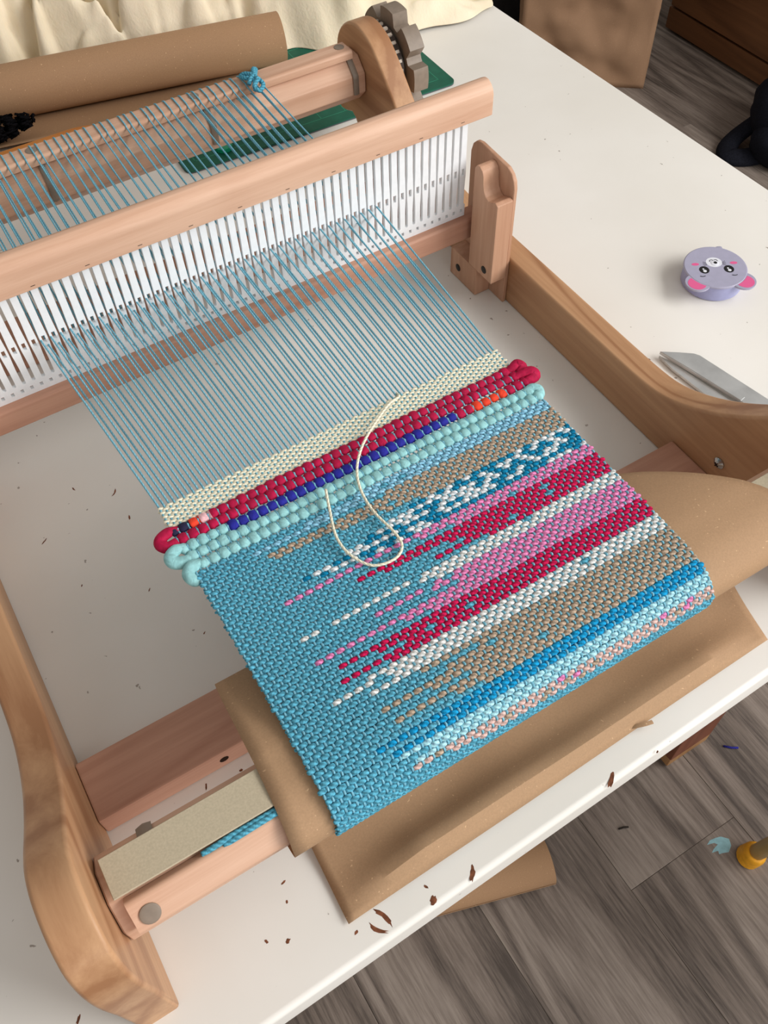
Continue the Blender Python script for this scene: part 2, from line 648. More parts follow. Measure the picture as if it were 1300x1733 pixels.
for c in [(113, -20.6, 7, 1.5, 1.9, 0.25), (106, -24.4, 5.5, 1.2, 2.2, -0.2), (95.6, -19.5, 1.5, 0.8, .3),
          (166.4, -27.3, 4.2, 1.4, .9, .1), (140, -27.6, 2.6, 1.6, .8), (140.5, -19.6, 1.5, .7, 2.0), (95, 331, 3.4, .6, 0.9, .3),
          (95.3, 303.8, 2.0, .7, 1.4), (36.3, 317, 2.8, .5, .6), (265.8, -26.6, 6, 1.6, .6, .1), (62, -4, 1.7, 1.0, .4),
          (74, 24, 1.5, .6, .4), (71, 14, 1.0, .6, 1.1), (60, 96, 2.0, .5, 1.2), (82, 94, 1.0, .8, 0), (70, 350, 1.8, .5, 1.8),
          (150, 196, 1.2, .4, .5), (52, 2, 1.3, .7, 1.9), (-48, 20, 2.4, .8, .9), (-52, 14, 1.6, .6, .2), (-40, 26, 1.4, .7, 1.4),
          (640, 262, 2.0, .5, 2.4), (300, -28, 1.0, .5, .3), (60, 76, 1.8, .5, 1.5), (512, 225, 1.6, .5, 2.2), (120, 262, 2.6, .35, .4),
          (46, 268, 1.2, .5, 1.0), (84, 240, 1.4, .4, .9), (118, 245, .9, .6, .2), (102, 190, 1.1, .4, .6)]:
    chip(*c)

# ------------------------------------------------------------------ loom
loom = thing('rigid_heddle_loom', 'wooden rigid heddle loom with curved side frames standing on the white table', 'loom', (W / 2, 300, 0))
prof = [(-2, 0), (-2, 50), (-3, 75), (-2.5, 95), (0, 110), (4.5, 121.5), (10, 127), (17.6, 131.4), (27, 133.8), (37, 134),
        (46, 131.5), (54.5, 126.7), (66, 117), (82.5, 101), (98, 87), (114, 74), (132, 62), (150, 52.5), (165, 47.3), (183, 44.8),
        (217, 44), (300, 44), (380, 44), (430, 45.5), (455, 49.5), (480, 57.5), (500, 69), (515, 82), (528.6, 95.8), (543.7, 111),
        (558.8, 124), (570, 129.5), (586, 132.5), (603.5, 127), (616.6, 115), (622.5, 101), (624, 80), (624, 41.5), (621, 38),
        (611.5, 39.7), (599.6, 44), (594, 41), (590, 35), (590, 0)]


def smooth_top(p):
    """Finer outline: spline through the curved part."""
    head, tail = p[1:37], p[37:]
    c = catmull([(0, y, z) for y, z in head], 3)
    return [p[0]] + [(q.y, q.z) for q in c] + tail


prof_s = smooth_top(prof)
T = 21.0
for x0, x1 in ((-T, 0), (W, W + T)):
    v, f = prism_x(prof_s, x0, x1)
    v, f = bevelled(v, f, 2.4, 3, only=lambda e: abs(e.verts[0].co.x - e.verts[1].co.x) < 0.01)
    add('side_frame', v, f, WOOD_SIDE, loom, base=((x0 + x1) / 2, 300, 0), auto=40)

# flat cross stretchers
st = bbox('stretcher', 0, W, 101, 140.5, 0.2, 20.5, WOOD_PINK, loom, 1.8)
v, f = disc_on((76.2, 100.9, 11), (0, -1, 0), 2.9, 0.05)
add('dowel_hole', v, f, HOLE_DARK, st)
bbox('stretcher', 0, W, 488, 529, 0.2, 20.5, WOOD_PINK, loom, 1.8)


def octagon(cy, cz, a, rot=0.0):
    Rr = a / cos(pi / 8)
    return [(cy + Rr * cos(pi / 8 + k * pi / 4 + rot), cz + Rr * sin(pi / 8 + k * pi / 4 + rot)) for k in range(8)]


FR = (40.0, 76.0)      # front roller axis (y, z)
BR = (590.0, 88.0)
roll_f = add('front_roller', *bevelled(*prism_x(octagon(*FR, 20.0), 0.5, W - 0.5), 0.8, 1), WOOD_BEECH, loom, auto=25)
roll_b = add('back_roller', *bevelled(*prism_x(octagon(*BR, 20.5), 0.5, W - 0.5), 0.8, 1), WOOD_BEECH, loom, auto=25)


def stick_profile(cy, cz, w, h, ang):
    """Rounded rectangle, top face centre at (cy, cz), tilted."""
    pts = []
    r = 2.6
    for sx, sz, a0 in ((1, 0, 0), (-1, 0, pi / 2)):
        for k in range(5):
            a = a0 + k * pi / 8
            pts.append((sx * (w / 2 - r) + r * cos(a), -r + r * sin(a)))
    pts += [(-w / 2, -h), (w / 2, -h)]
    out = []
    for u, wv in pts:
        out.append((cy + u * cos(ang) - wv * sin(ang), cz + u * sin(ang) + wv * cos(ang)))
    return out


# stick on the front roller, tilted over its upper front facet
sf = add('apron_stick', *prism_x(stick_profile(20.0, 94.4, 17.4, 6.2, radians(45)), 7.5, W - 8), WOOD_BEECH, roll_f, auto=40)
v, f = disc_on((15.5, 19.2, 93.6), (0, -0.707, 0.707), 5.0, 0.9)
add('rivet', v, f, TAUPE, roll_f, auto=30)
v, f = disc_on((W - 15.5, 19.2, 93.6), (0, -0.707, 0.707), 5.0, 0.9)
add('rivet', v, f, TAUPE, roll_f, auto=30)
# stick on the back roller
sb = add('apron_stick', *prism_x(stick_profile(587.0, 115.6, 20, 7.0, 0), 9, 447), WOOD_BEECH, roll_b, auto=40)
for rx in (440, 299.5, 158.5, 18):
    v, f = disc_on((rx, 588.5, 115.5), (0, 0, 1), 4.6, 0.7)
    add('rivet', v, f, TAUPE, roll_b, auto=30)


def strap(name, x, cy, cz, a, a0, a1, parent, wd=5.0):
    """Flat plastic tie bent round an octagonal roller."""
    pts = [(x, cy + (a + 1.3) * cos(t) / max(0.93, cos(((t + pi / 8) % (pi / 4)) - pi / 8)) * 1.0,
            cz + (a + 1.3) * sin(t) / max(0.93, cos(((t + pi / 8) % (pi / 4)) - pi / 8)) * 1.0)
           for t in [a0 + (a1 - a0) * k / 14 for k in range(15)]]
    ups = [(0, p[1] - cy, p[2] - cz) for p in pts]
    v, f, u = tube(pts, wd / 2, 4, ups, 0.9)
    Vv = add(name, v, f, TAUPE, parent, auto=40)
    return Vv


for x in (449.5 - 5, 305, 161, 22):
    strap('strap', x, BR[0], BR[1], 20.5, radians(118), radians(200), roll_b, 5.5)
    v, f = disc_on((x, BR[0] - 9.6, BR[1] + 19.6), (0, -0.5, 0.87), 2.6, 0.2)
    add('strap_hole', v, f, HOLE_DARK, roll_b)
for x in (27, 97):
    strap('strap', x, FR[0], FR[1], 20.0, radians(20), radians(72), roll_f, 8)
v, f = disc_on((33, 30.4, 93.0), (0, -0.6, 0.8), 3.2, 0.3)
add('strap_hole', v, f, HOLE_DARK, roll_f)

# heddle blocks: shaped block, lower foot, thin backing panel, two screws
up_prof = [(342.5, 27), (342.5, 101.5), (346, 103), (350, 101.2), (354, 99.4), (358, 100.6), (361, 104.5), (362.3, 110), (362.8, 116),
           (364.5, 119.5), (368, 121.8), (371.5, 121.5), (374.2, 118), (374.6, 108), (374.6, 27)]
pan_prof = [(343.2, 0), (343.2, 110), (344.5, 116.5), (348, 121), (353.5, 124), (388, 126), (394, 124.5), (398.5, 120), (400.8, 113), (400.8, 0)]
for side in (1, -1):
    fx = (lambda x: x) if side == 1 else (lambda x: W - x)
    lo, hi = sorted((fx(437), fx(452)))
    blk = add('heddle_block', *bevelled(*prism_x(up_prof, lo, hi), 0.8, 2), WOOD_BEECHZ, loom, base=((lo + hi) / 2, 372, 0), auto=40)
    bbox('block_foot', lo, hi, 363, 400.6, 0.2, 27.2, WOOD_BEECHZ, blk, 0.8)
    lo2, hi2 = sorted((fx(452), fx(455.4)))
    add('block_panel', *bevelled(*prism_x(pan_prof, lo2, hi2), 0.5, 1), WOOD_BEECHZ, blk, auto=40)
    for sy, sz in ((388.7, 12.5), (353, 35)):
        v, f = disc_on((fx(437.0), sy, sz), (-side, 0, 0), 3.3, 0.5, 16, 0.2)
        add('screw', v, f, SCREW_DARK, blk)
    if side == -1:
        continue
    v, f = disc_on((fx(W), 99.1, 38), (-side, 0, 0), 4.4, 1.6, 20, 1.6)
    sc = add('pan_head_screw', v, f, STEEL, loom, auto=50)
    for a in (0.4, 0.4 + pi / 2):
        dy, dz = cos(a), sin(a)
        px = fx(W) - side * 3.05
        v, f = box(px - 0.35, px + 0.35, -0.35, 0.35, -1.9, 1.9)
        v = [(p[0], 99.1 + p[1] * dz + p[2] * dy, 38 + p[2] * dz - p[1] * dy) for p in v]
        add('cross_slot', v, f, HOLE_DARK, sc)

# ratchet hand-wheel on the back roller, outside the right frame
NL = 8


def knob_r(a, ro=46.5, ri=36.5):
    t = (a * NL / (2 * pi)) % 1.0
    d = abs(t - 0.5) * 2          # 1 at lobe centre
    k = min(1, max(0, (d - 0.22) / 0.2))
    return ri + (ro - ri) * (k * k * (3 - 2 * k))


def ratchet(x_in, sgn, cy, cz, parent):
    seg = NL * 14
    V, F = [], []
    xs0, xs1 = x_in + sgn * 14, x_in + sgn * 29
    rings = []
    ring_def = [('in', xs0), ('out', xs0), ('out', xs1), ('cap', xs1)]
    for kind, xx in ring_def:
        st_ = len(V)
        for k in range(seg):
            a = 2 * pi * k / seg + 0.1
            r = {'in': 30.0, 'out': knob_r(a), 'cap': 8.0}[kind]
            V.append((xx, cy + r * cos(a), cz + r * sin(a)))
        rings.append(st_)
    for i in range(3):
        for k in range(seg):
            k2 = (k + 1) % seg
            F.append((rings[i] + k, rings[i] + k2, rings[i + 1] + k2, rings[i + 1] + k))
    F.append(tuple(rings[3] + k for k in range(seg)))
    # inner cup wall and floor
    st_ = len(V)
    for k in range(seg):
        a = 2 * pi * k / seg + 0.1
        V.append((xs1 - sgn * 5, cy + 30.0 * cos(a), cz + 30.0 * sin(a)))
    for k in range(seg):
        k2 = (k + 1) % seg
        F.append((rings[0] + k, rings[0] + k2, st_ + k2, st_ + k))
    F.append(tuple(st_ + k for k in range(seg)))
    wheel = add('ratchet_wheel', V, F, TAUPE, parent, auto=35)
    # dark inner ring with pale ratchet teeth
    V, F = [], []
    for r, xx in ((22.0, x_in + sgn * 1), (33.0, x_in + sgn * 2), (34.5, x_in + sgn * 11.5), (22.0, x_in + sgn * 11.5)):
        for k in range(48):
            a = 2 * pi * k / 48
            V.append((xx, cy + r * cos(a), cz + r * sin(a)))
    for i in range(4):
        for k in range(48):
            k2 = (k + 1) % 48
            j = (i + 1) % 4
            F.append((i * 48 + k, i * 48 + k2, j * 48 + k2, j * 48 + k))
    add('ratchet_ring', V, F, TAUPE_DARK, wheel, auto=35)
    for k in range(28):
        a = 2 * pi * k / 28
        v, f = box(0, 8.0, 31.5, 36.0, -1.3, 1.3)
        vv = [(x_in + sgn * (1.5 + p[0]), cy + p[1] * cos(a) - p[2] * sin(a), cz + p[1] * sin(a) + p[2] * cos(a)) for p in v]
        add('ratchet_tooth', vv, f, TOOTH, wheel, smooth=False)


ratchet(W + T, 1, BR[0], BR[1], roll_b)
ratchet(W + T, 1, FR[0], FR[1], roll_f)

# ------------------------------------------------------------------ heddle
heddle = thing('rigid_heddle', 'white plastic slat heddle between two wooden rails hanging on the teal warp', 'heddle', (W / 2, 388, 47))
top_prof = [(379.5, 152), (379.5, 168), (380.6, 171.5), (383, 174.5), (387, 176.5), (391, 176.3), (395, 174), (397.6, 170.5), (398.5, 166), (398.5, 152)]
add('heddle_rail', *bevelled(*prism_x(top_prof, 2, W - 1.5), 0.9, 2), WOOD_BEECH, heddle, auto=40)
low_prof = [(380, 48), (380, 65), (381.5, 67), (394.5, 67), (396, 65), (396, 48), (394.5, 46.8), (381.5, 46.8)]
add('heddle_rail', *bevelled(*prism_x(low_prof, 5, W - 5), 0.5, 1), WOOD_PINK, heddle, auto=40)
PITCH = 6.9
XH0 = 17.5 + PITCH / 2


def slat_mesh():
    """One slat with its eye, its full-pitch foot and the square hole in the foot."""
    p = PITCH / 2
    rows = [(66.5, p, 1.1), (71.0, p, 1.1), (74.0, p, 1.1), (77.5, p, 1.1), (78.2, 2.25, 1.1), (92, 2.25, 1.1), (99, 2.5, 1.15), (104.5, 2.75, 1.15),
            (110.5, 2.75, 1.15), (116, 2.6, 1.15), (125, 2.35, 1.1), (154.5, 2.35, 1.1)]
    skip = {1, 7}
    V, F = [], []
    for th in (-1.5, 1.5):
        for z, w, h in rows:
            for x in (-w, -h, h, w):
                V.append((x, th, z))
    nr = len(rows)
    idx = lambda s, i, c: s * nr * 4 + i * 4 + c
    for i in range(nr - 1):
        for c in range(3):
            if c == 1 and i in skip:
                continue
            F.append((idx(0, i, c), idx(0, i, c + 1), idx(0, i + 1, c + 1), idx(0, i + 1, c)))
            F.append((idx(1, i, c + 1), idx(1, i, c), idx(1, i + 1, c), idx(1, i + 1, c + 1)))
        F.append((idx(0, i, 0), idx(0, i + 1, 0), idx(1, i + 1, 0), idx(1, i, 0)))
        F.append((idx(0, i + 1, 3), idx(0, i, 3), idx(1, i, 3), idx(1, i + 1, 3)))
    for i in skip:
        F += [(idx(0, i, 1), idx(0, i + 1, 1), idx(1, i + 1, 1), idx(1, i, 1)), (idx(0, i + 1, 2), idx(0, i, 2), idx(1, i, 2), idx(1, i + 1, 2)),
              (idx(0, i, 1), idx(0, i, 2), idx(1, i, 2), idx(1, i, 1)), (idx(0, i + 1, 2), idx(0, i + 1, 1), idx(1, i + 1, 1), idx(1, i + 1, 2))]
    me = mesh_from('heddle_slat', V, F, [HEDDLE_WHITE], False)
    bm = bmesh.new()
    bm.from_mesh(me)
    bmesh.ops.recalc_face_normals(bm, faces=bm.faces)
    bm.to_mesh(me)
    bm.free()
    return me


slat_me = slat_mesh()
NS = 61
for k in range(NS):
    link('heddle_slat', slat_me, heddle, Vector((XH0 + k * PITCH, 388, 0)) * S - heddle.location)
for k in range(12):      # small wire staples in the top rail
    x = 30 + k * 36
    v, f = box(x, x + 3, 379.3, 379.6, 155, 155.3)
    add('staple', v, f, SCREW_DARK, heddle, smooth=False)

# ------------------------------------------------------------------ woven cloth with its warp
PATH = [(Vector((0, y, z))) for y, z in [(217, 105.4), (190, 105.6), (150, 105.9), (110, 106.3), (70, 107), (52, 107.3), (40, 107.2), (30, 106.4),
        (22, 104.4), (15, 100.6), (10.2, 95), (8.4, 88), (9.4, 80), (12.5, 71), (18, 62), (26, 55), (34, 52)]]
PF = catmull(PATH, 8)
CUM = [0.0]
for a, b_ in zip(PF, PF[1:]):
    CUM.append(CUM[-1] + (b_ - a).length)


def on_path(s):
    if s <= 0:
        d = (PF[1] - PF[0]).normalized()
        p = PF[0] + d * s
    else:
        i = 0
        while i < len(CUM) - 2 and CUM[i + 1] < s:
            i += 1
        d = (PF[i + 1] - PF[i]).normalized()
        p = PF[i] + d * (s - CUM[i])
    n = Vector((0, d.z, -d.y))       # upward normal (path runs towards -y)
    return p.y, p.z, n


NW = 77
X0F, X1F = 107.3, 344.5          # cloth edges
xf = lambda j: X0F + (X1F - X0F) * j / (NW - 1)
xh = lambda j: 94.6 + 3.45 * j   # in the heddle
EYE_Z = 107.4

cloth = thing('handwoven_cloth', 'teal handwoven cloth with pink, crimson, white and tan stripes stretched on the loom', 'cloth', (226, 110, 52))

picks = []                       # (s, r_s, r_n, A, B, colour function, jitter)
PC = 1.72
for i in range(10):
    picks.append((0.9 + i * PC, 1.08, 0.66, 0.34, 0.52, 'cream'))
RS = [20.4, 27.0, 34.0, 41.2, 48.4]
for i, s in enumerate(RS):
    picks.append((s, 3.7, 2.0, 0.8, 1.75, 'rag%d' % (i + 1)))
bands = [('lt1', LTBLUE, [205, 172, 136]),
         ('tan1', TAN, [222, 142, 150, 186, 214, 238]),
         ('tw', None, [226, 212, 196, 182, 157, 166, 192]),
         ('pink1', PINK, [136, 222, 246]),
         ('mag1', MAG, [180, 192, 236, 242, 222, 258]),
         ('white1', WHITE, [136, 205, 216]),
         ('pink2', PINK, [175, 212, 224, 134, 186, 204]),
         ('mag2', MAG, [145, 166, 184, 139, 172]),
         ('white2', WHITE, [152, 134, 164, 149]),
         ('tan2', TAN, [181, 214, 190, 152, 176, 202, 154, 186, 206]),
         ('blue', BLUE, [138, 172, 146]),
         ('lt2', LT2, [146, 164, 152]),
         ('pt', PTAN, [153, 172, 188])]
s = 53.6
MP = 2.66
main_rows = []
for nm, mt, starts in bands:
    for st_x in starts:
        main_rows.append((s, nm, mt, st_x))
        s += MP
while s < CUM[-1] - 4:
    main_rows.append((s, 'plain', TEAL, 999))
    s += MP
for r_ in main_rows:
    picks.append((r_[0], 1.46, 1.02, 0.62, 0.98, r_))


def rag_color(row, x):
    u = (x - X0F) / (X1F - X0F)
    if row == 1:
        return R_NAVY if u < 0.045 else R_ORANGE if u < 0.07 else R_PINK if u < 0.1 else R_MAG
    if row == 2:
        return R_MAG
    if row == 3:
        return R_AQUA if u < 0.115 else R_BLUE if u < 0.775 else R_MAG if u < 0.82 else R_ORANGE if u < 0.925 else R_MAG
    return R_AQUA


rnd = random.Random(3)
warp_sched = []                   # s, sign factor base, B
for i, (s, rs, rn, A, B, kind) in enumerate(picks):
    warp_sched.append((s, i, B))
    y, z, n = on_path(s)
    israg = isinstance(kind, str) and kind.startswith('rag')
    sub = 8 if israg else 4
    pts, r1, r2, ups, cols = [], [], [], [], []
    ext = 1.5 if not israg else 1.0
    total = (NW - 1) * sub
    wob = [rnd.uniform(0.86, 1.14) if israg else rnd.uniform(0.94, 1.06) for _ in range(NW + 2)]
    end_l = rnd.uniform(0.6, 2.2)
    end_r = rnd.uniform(0.6, 2.2)
    tdir = Vector((0, -n.z, n.y))
    for k in range(-3, total + 4):
        t = k / sub
        x = xf(t)
        if k < 0:
            x = X0F - end_l * (-k) / 3
        if k > total:
            x = X1F + end_r * (k - total) / 3
        tt = min(max(t, 0), NW - 1)
        c = cos(pi * tt) * (1 if i % 2 == 0 else -1)       # +1 : weft above the warp
        sh = 0.8 if israg else 0.45
        c = (c + sh) / (1 + sh) if c > -sh else (c + sh) / (1 - sh)
        off = A * (abs(c) ** (0.5 if israg else 0.8)) * (1 if c > 0 else -1)
        wv = wob[int(round(tt / 2)) % len(wob)]
        sc = (0.80 + 0.24 * (c * 0.5 + 0.5)) * wv if not israg else (0.74 + 0.26 * (1 - (1 - max(c, 0)) ** 4)) * wv
        taper = 1.0
        if k < 0:
            taper = [1, 0.95, 0.8, 0.45][-k]
        if k > total:
            taper = [1, 0.95, 0.8, 0.45][k - total]
        drift = 0.0
        p = Vector((x, y, z)) + n * off + tdir * (noise2(x * 0.03, s * 0.5) * (0.35 if not israg else 0.8))
        pts.append(p)
        r1.append(rs * sc * taper)
        r2.append(rn * ((0.9 + 0.15 * c) if not israg else (0.72 + 0.28 * (1 - (1 - max(c, 0)) ** 3))) * taper)
        ups.append(tuple(n))
        cols.append((x, c, int(round(tt))))
    v, f, u = tube(pts, r1, 8, ups, r2)
    # colour per ring
    mats, fm = [], []

    def mi(m):
        if m not in mats:
            mats.append(m)
        return mats.index(m)

    bead_rnd = {}
    for q in range(len(pts) - 1):
        x, c, j = cols[q]
        if kind == 'cream':
            m = CREAM
        elif israg:
            bx = xf(round((x - X0F) / (X1F - X0F) * (NW - 1)))
            m = rag_color(int(kind[3]), bx)
        else:
            _, nm, mt, st_x = kind
            jj = j
            # a bead belongs to the warp it passes over
            if (jj + i) % 2:
                jj += 1 if (x - xf(j)) > 0 else -1
            bx = xf(jj)
            if bx < st_x:
                m = TEAL
            elif nm == 'tw':
                if jj not in bead_rnd:
                    bead_rnd[jj] = TWHITE if (noise2(bx * 0.06, s * 0.3, 3) * 0.6 + rnd.uniform(-0.7, 0.7)) > 0.02 else TDEEP
                m = bead_rnd[jj]
            elif nm == 'pt':
                if jj not in bead_rnd:
                    bead_rnd[jj] = PTAN if rnd.random() < 0.8 else (PINK if rnd.random() < 0.4 else TAN)
                m = bead_rnd[jj]
            else:
                if jj not in bead_rnd:
                    lone = 0.05 if bx < st_x + 70 and nm not in ('lt2', 'blue') else 0.006
                    bead_rnd[jj] = TEAL if (rnd.random() < lone and bx > st_x + 12) else mt
                m = bead_rnd[jj]
        fm += [mi(m)] * 8
    fm += [fm[0], fm[-1]]
    add('weft_pick', v, f, mats, cloth, None, True, fm, u, fix=False, auto=0)

# rag loops turning at the selvedges
for P, r, m in [
    ([(112, 196.6, 106), (105, 197.5, 106.6), (99.5, 195.5, 106.8), (98, 192, 106.4), (101, 188.6, 106), (107, 189.6, 106)], [1.5, 3.0, 3.2, 3.2, 3.2, 2.4], R_MAG),
    ([(111, 182.6, 106), (104, 184, 107), (99.5, 181.5, 107), (99.6, 177.4, 106.4), (105, 174.8, 106), (110, 175.6, 106)], [1.5, 3.2, 3.4, 3.4, 3.4, 2.4], R_AQUA),
    ([(114, 169, 106), (107, 169.5, 107), (103.2, 166, 106.4), (104.5, 161, 105.4), (109, 159, 104.6)], [2, 3.4, 3.2, 2.8, 1.6], R_AQUA),
    ([(339, 196.4, 106), (345, 197, 107), (349, 198, 107), (350.5, 194, 106.6), (345, 191.6, 106.6)], [1.5, 2.8, 3.2, 3.0, 1.5], R_MAG),
    ([(338, 189.6, 106), (346, 189.4, 107), (352, 187.6, 107.6), (353.2, 184, 106.6), (347, 183.0, 106), (340, 183.6, 106)], [1.5, 2.8, 3.4, 3.2, 2.6, 1.5], R_MAG),
    ([(337, 175.6, 106), (344, 176.4, 106.8), (347.6, 173.2, 106.6), (345, 169, 106), (338, 168.6, 106)], [1.6, 2.8, 2.8, 2.6, 1.6], R_AQUA)]:
    pp = catmull(P, 5)
    r = [q * 1.18 for q in r]
    rr = []
    for q in range(len(r) - 1):
        rr += [r[q] + (r[q + 1] - r[q]) * k / 5 for k in range(5)]
    rr.append(r[-1])
    add_tube('selvedge_loop', pp, rr, m, cloth, 8, [x * 0.72 for x in rr])

# warp threads: back stick -> heddle -> fell -> through the cloth
rnd = random.Random(11)
for j in range(NW):
    pts = []
    pair = j // 2
    xb_pair = 95.5 + 6.9 * pair + rnd.uniform(-1.4, 1.4)
    eye = (j % 2 == 0)
    ze = EYE_Z if eye else EYE_Z - 6.5 + rnd.uniform(-1.2, 1.2)
    if j % 2 == 0:
        warp_pair = xb_pair
        tail = [(xb_pair, 599, 108), (xb_pair, 597.6, 114.5), (xb_pair, 594, 116.3), (xb_pair, 580, 116.3), (xb_pair, 576.4, 114.6)]
    else:
        xo = warp_pair + rnd.uniform(1.0, 2.2)
        tail = [(xo, 576, 108.8), (xo, 573, 109.3), (xo, 570, 109.6)]
    pts += [Vector(p) for p in tail]
    a = Vector(tail[-1])
    b_ = Vector((xh(j), 390.5, ze))
    for k in range(1, 7):
        pts.append(a.lerp(b_, k / 7))
    pts += [b_, Vector((xh(j), 385.5, ze))]
    a = Vector((xh(j), 385.5, ze))
    sgn0 = -1 if j % 2 == 0 else 1
    y, z, n = on_path(-2.0)
    b_ = Vector((xf(j), y, z))
    for k in range(1, 8):
        pts.append(a.lerp(b_, k / 8))
    pts.append(b_)
    for q, (s, i, B) in enumerate(warp_sched):
        sg = -1 if (i + j) % 2 == 0 else 1
        y, z, n = on_path(s)
        if q:
            s0 = warp_sched[q - 1][0]
            ym, zm, nm_ = on_path((s + s0) / 2)
            pts.append(Vector((xf(j), ym, zm)))
        pts.append(Vector((xf(j), y, z)) + n * (B * sg))
    v, f, u = tube(pts, 0.68, 5, None, None)
    add('warp_thread', v, f, WARP, cloth, None, True, None, u, fix=False, auto=0)

# weft tail lying in a loop over the cloth
lp = [(271, 219.6, 107), (269, 214, 110), (257, 209, 112.5), (229, 190, 114), (214, 171, 114), (209.5, 149, 113), (212.5, 127, 112), (211, 117, 111.6),
      (203, 112.5, 111.4), (191, 115.5, 111.4), (184, 127.5, 112), (183.3, 142, 112.6), (189, 159.5, 113.6), (193.6, 172, 115)]
add_tube('loose_weft_tail', catmull([(x, y, z - 2.0) for x, y, z in lp], 6), 0.85, CREAM, cloth, 7)

# knot of warp yarn on the back stick
kn = [(346, 565, 117), (350, 573, 121), (357, 586, 120), (360, 592, 118.5), (356, 588, 121.5), (351, 577, 122), (345, 580, 121), (344, 588, 119.5), (348, 584, 122),
      (352, 572, 122.5), (346, 566, 120), (349, 562, 117.5), (355, 568, 119), (350, 576, 123), (344, 572, 119.5)]
add_tube('warp_knot', catmull(kn, 5), 1.9, TEAL, cloth, 7)

# ------------------------------------------------------------------ paper and card at the front roller
strip = bbox('cardboard_strip', 4.6, 447, 29.8, 50.2, 101.6, 103.0, CARD, None, 0.3, base=(226, 40, 101.6), segs=1)
tag(strip, 'long grey-beige cardboard strip lying along the front roller', 'cardboard')

ppath = catmull([(0, y, z) for y, z in [(110, 85), (104, 88.5), (92, 94.5), (74, 101), (56, 104.6), (42, 104.9), (31, 104.2), (23, 102), (15.6, 98), (11.2, 92.6),
                                         (9.8, 86), (10.8, 79), (14, 70.5), (19.5, 62), (27, 56), (36, 52.5)]], 5)
V, F = [], []
NXP = 40
npth = len(ppath)


def paper_right(y, front):
    pts = [(111, 350), (104, 358), (96, 368), (86, 378), (76, 387), (64, 397), (53, 406), (44, 412), (36, 416), (20, 419), (0, 420)]
    if front:
        return 421
    for (y0, x0), (y1, x1) in zip(pts, pts[1:]):
        if y1 <= y <= y0:
            return x0 + (x1 - x0) * (y0 - y) / (y0 - y1)
    return 420


for q, p in enumerate(ppath):
    front = q > npth * 0.62
    xl = 88.6 - 5.2 * min(1, q / (npth * 0.6))
    xr = paper_right(p.y, front)
    for k in range(NXP + 1):
        x = xl + (xr - xl) * k / NXP
        rip = 0.8 * noise2(x * 0.02, p.y * 0.03, 2) if p.y > 50 else 0.2 * noise2(x * 0.02, p.y * 0.03, 2)
        V.append((x, p.y, p.z - 1.0 + rip))
for q in range(npth - 1):
    for k in range(NXP):
        a = q * (NXP + 1) + k
        F.append((a, a + 1, a + NXP + 2, a + NXP + 1))


def solid_sheet(o, th):
    md = o.modifiers.new('thickness', 'SOLIDIFY')
    md.thickness = th * S
    md.offset = -1
    return o


wrap = add('kraft_paper_wrap', V, F, KRAFT, None, base=(250, 40, 52), fix=False)
solid_sheet(wrap, 0.35)
tag(wrap, 'brown kraft paper wrapped over the front roller beneath the woven cloth', 'paper')

V, F = [], []
NXP, NYP = 60, 18
for q in range(NYP + 1):
    t = q / NYP
    for k in range(NXP + 1):
        u = k / NXP
        yb, yf = 62.0, -14.2 + 5.6 * u
        y = yb + (yf - yb) * t
        x = (97.5 - 3.4 * t) + ((424 - 15 * t) - (97.5 - 3.4 * t)) * u
        z = 0.8 + 14 * (1 - t) ** 3 + (11 + 3 * sin(u * 5.5 + 0.6)) * math.exp(-((t - 0.86) / 0.16) ** 2) * min(1, 6 * u, 6 * (1 - u)) * (1 - 0.8 * max(0, t - 0.9) / 0.1) + 1.4 * t * (0.5 + 0.5 * sin(u * 9 + 1)) + 4.5 * noise2(u * 5.0, t * 2.5, 6) * min(1, 5 * u, 5 * (1 - u)) * sin(pi * min(1, t * 1.05)) ** 0.7
        z = max(z, 0.6)
        V.append((x, y, z))
for q in range(NYP):
    for k in range(NXP):
        # small tear in the front edge
        if q >= NYP - 1 and k == 37 and False:
            continue
        a = q * (NXP + 1) + k
        F.append((a, a + 1, a + NXP + 2, a + NXP + 1))
sheet = add('kraft_paper_sheet', V, F, KRAFT, None, base=(250, 20, 0), fix=False)
solid_sheet(sheet, 0.35)
tag(sheet, 'loose kraft paper end hanging out under the roller onto the table', 'paper')
tp = [(294, -7.5, 3.2), (298, -10.0, 5.0), (303, -12.0, 5.8), (308, -13.0, 5.0)]
v, f, u = tube(catmull(tp, 4), 1.3, 4, (0, 0, 1), 0.25)
add('torn_flap', v, f, KRAFT, sheet, auto=30)

# teal cord in the gap between strip and stick
y1 = [(46.5, 28.6, 98.6), (54, 28.4, 99.8), (64, 28.7, 100), (76, 28.6, 100), (92, 28.4, 100)]
cord = add_tube('apron_cord', catmull(y1, 8), 1.5, TEAL, None, 8, base=(70, 28, 102))
tag(cord, 'short length of twisted teal cord beside the cardboard strip', 'cord')
y2 = [(57, 26.9, 98.6), (66, 26.4, 100.4), (78, 26.6, 100.6), (92, 26.8, 100.4)]
add_tube('cord_strand', catmull(y2, 8), 1.4, TEAL, cord, 8)

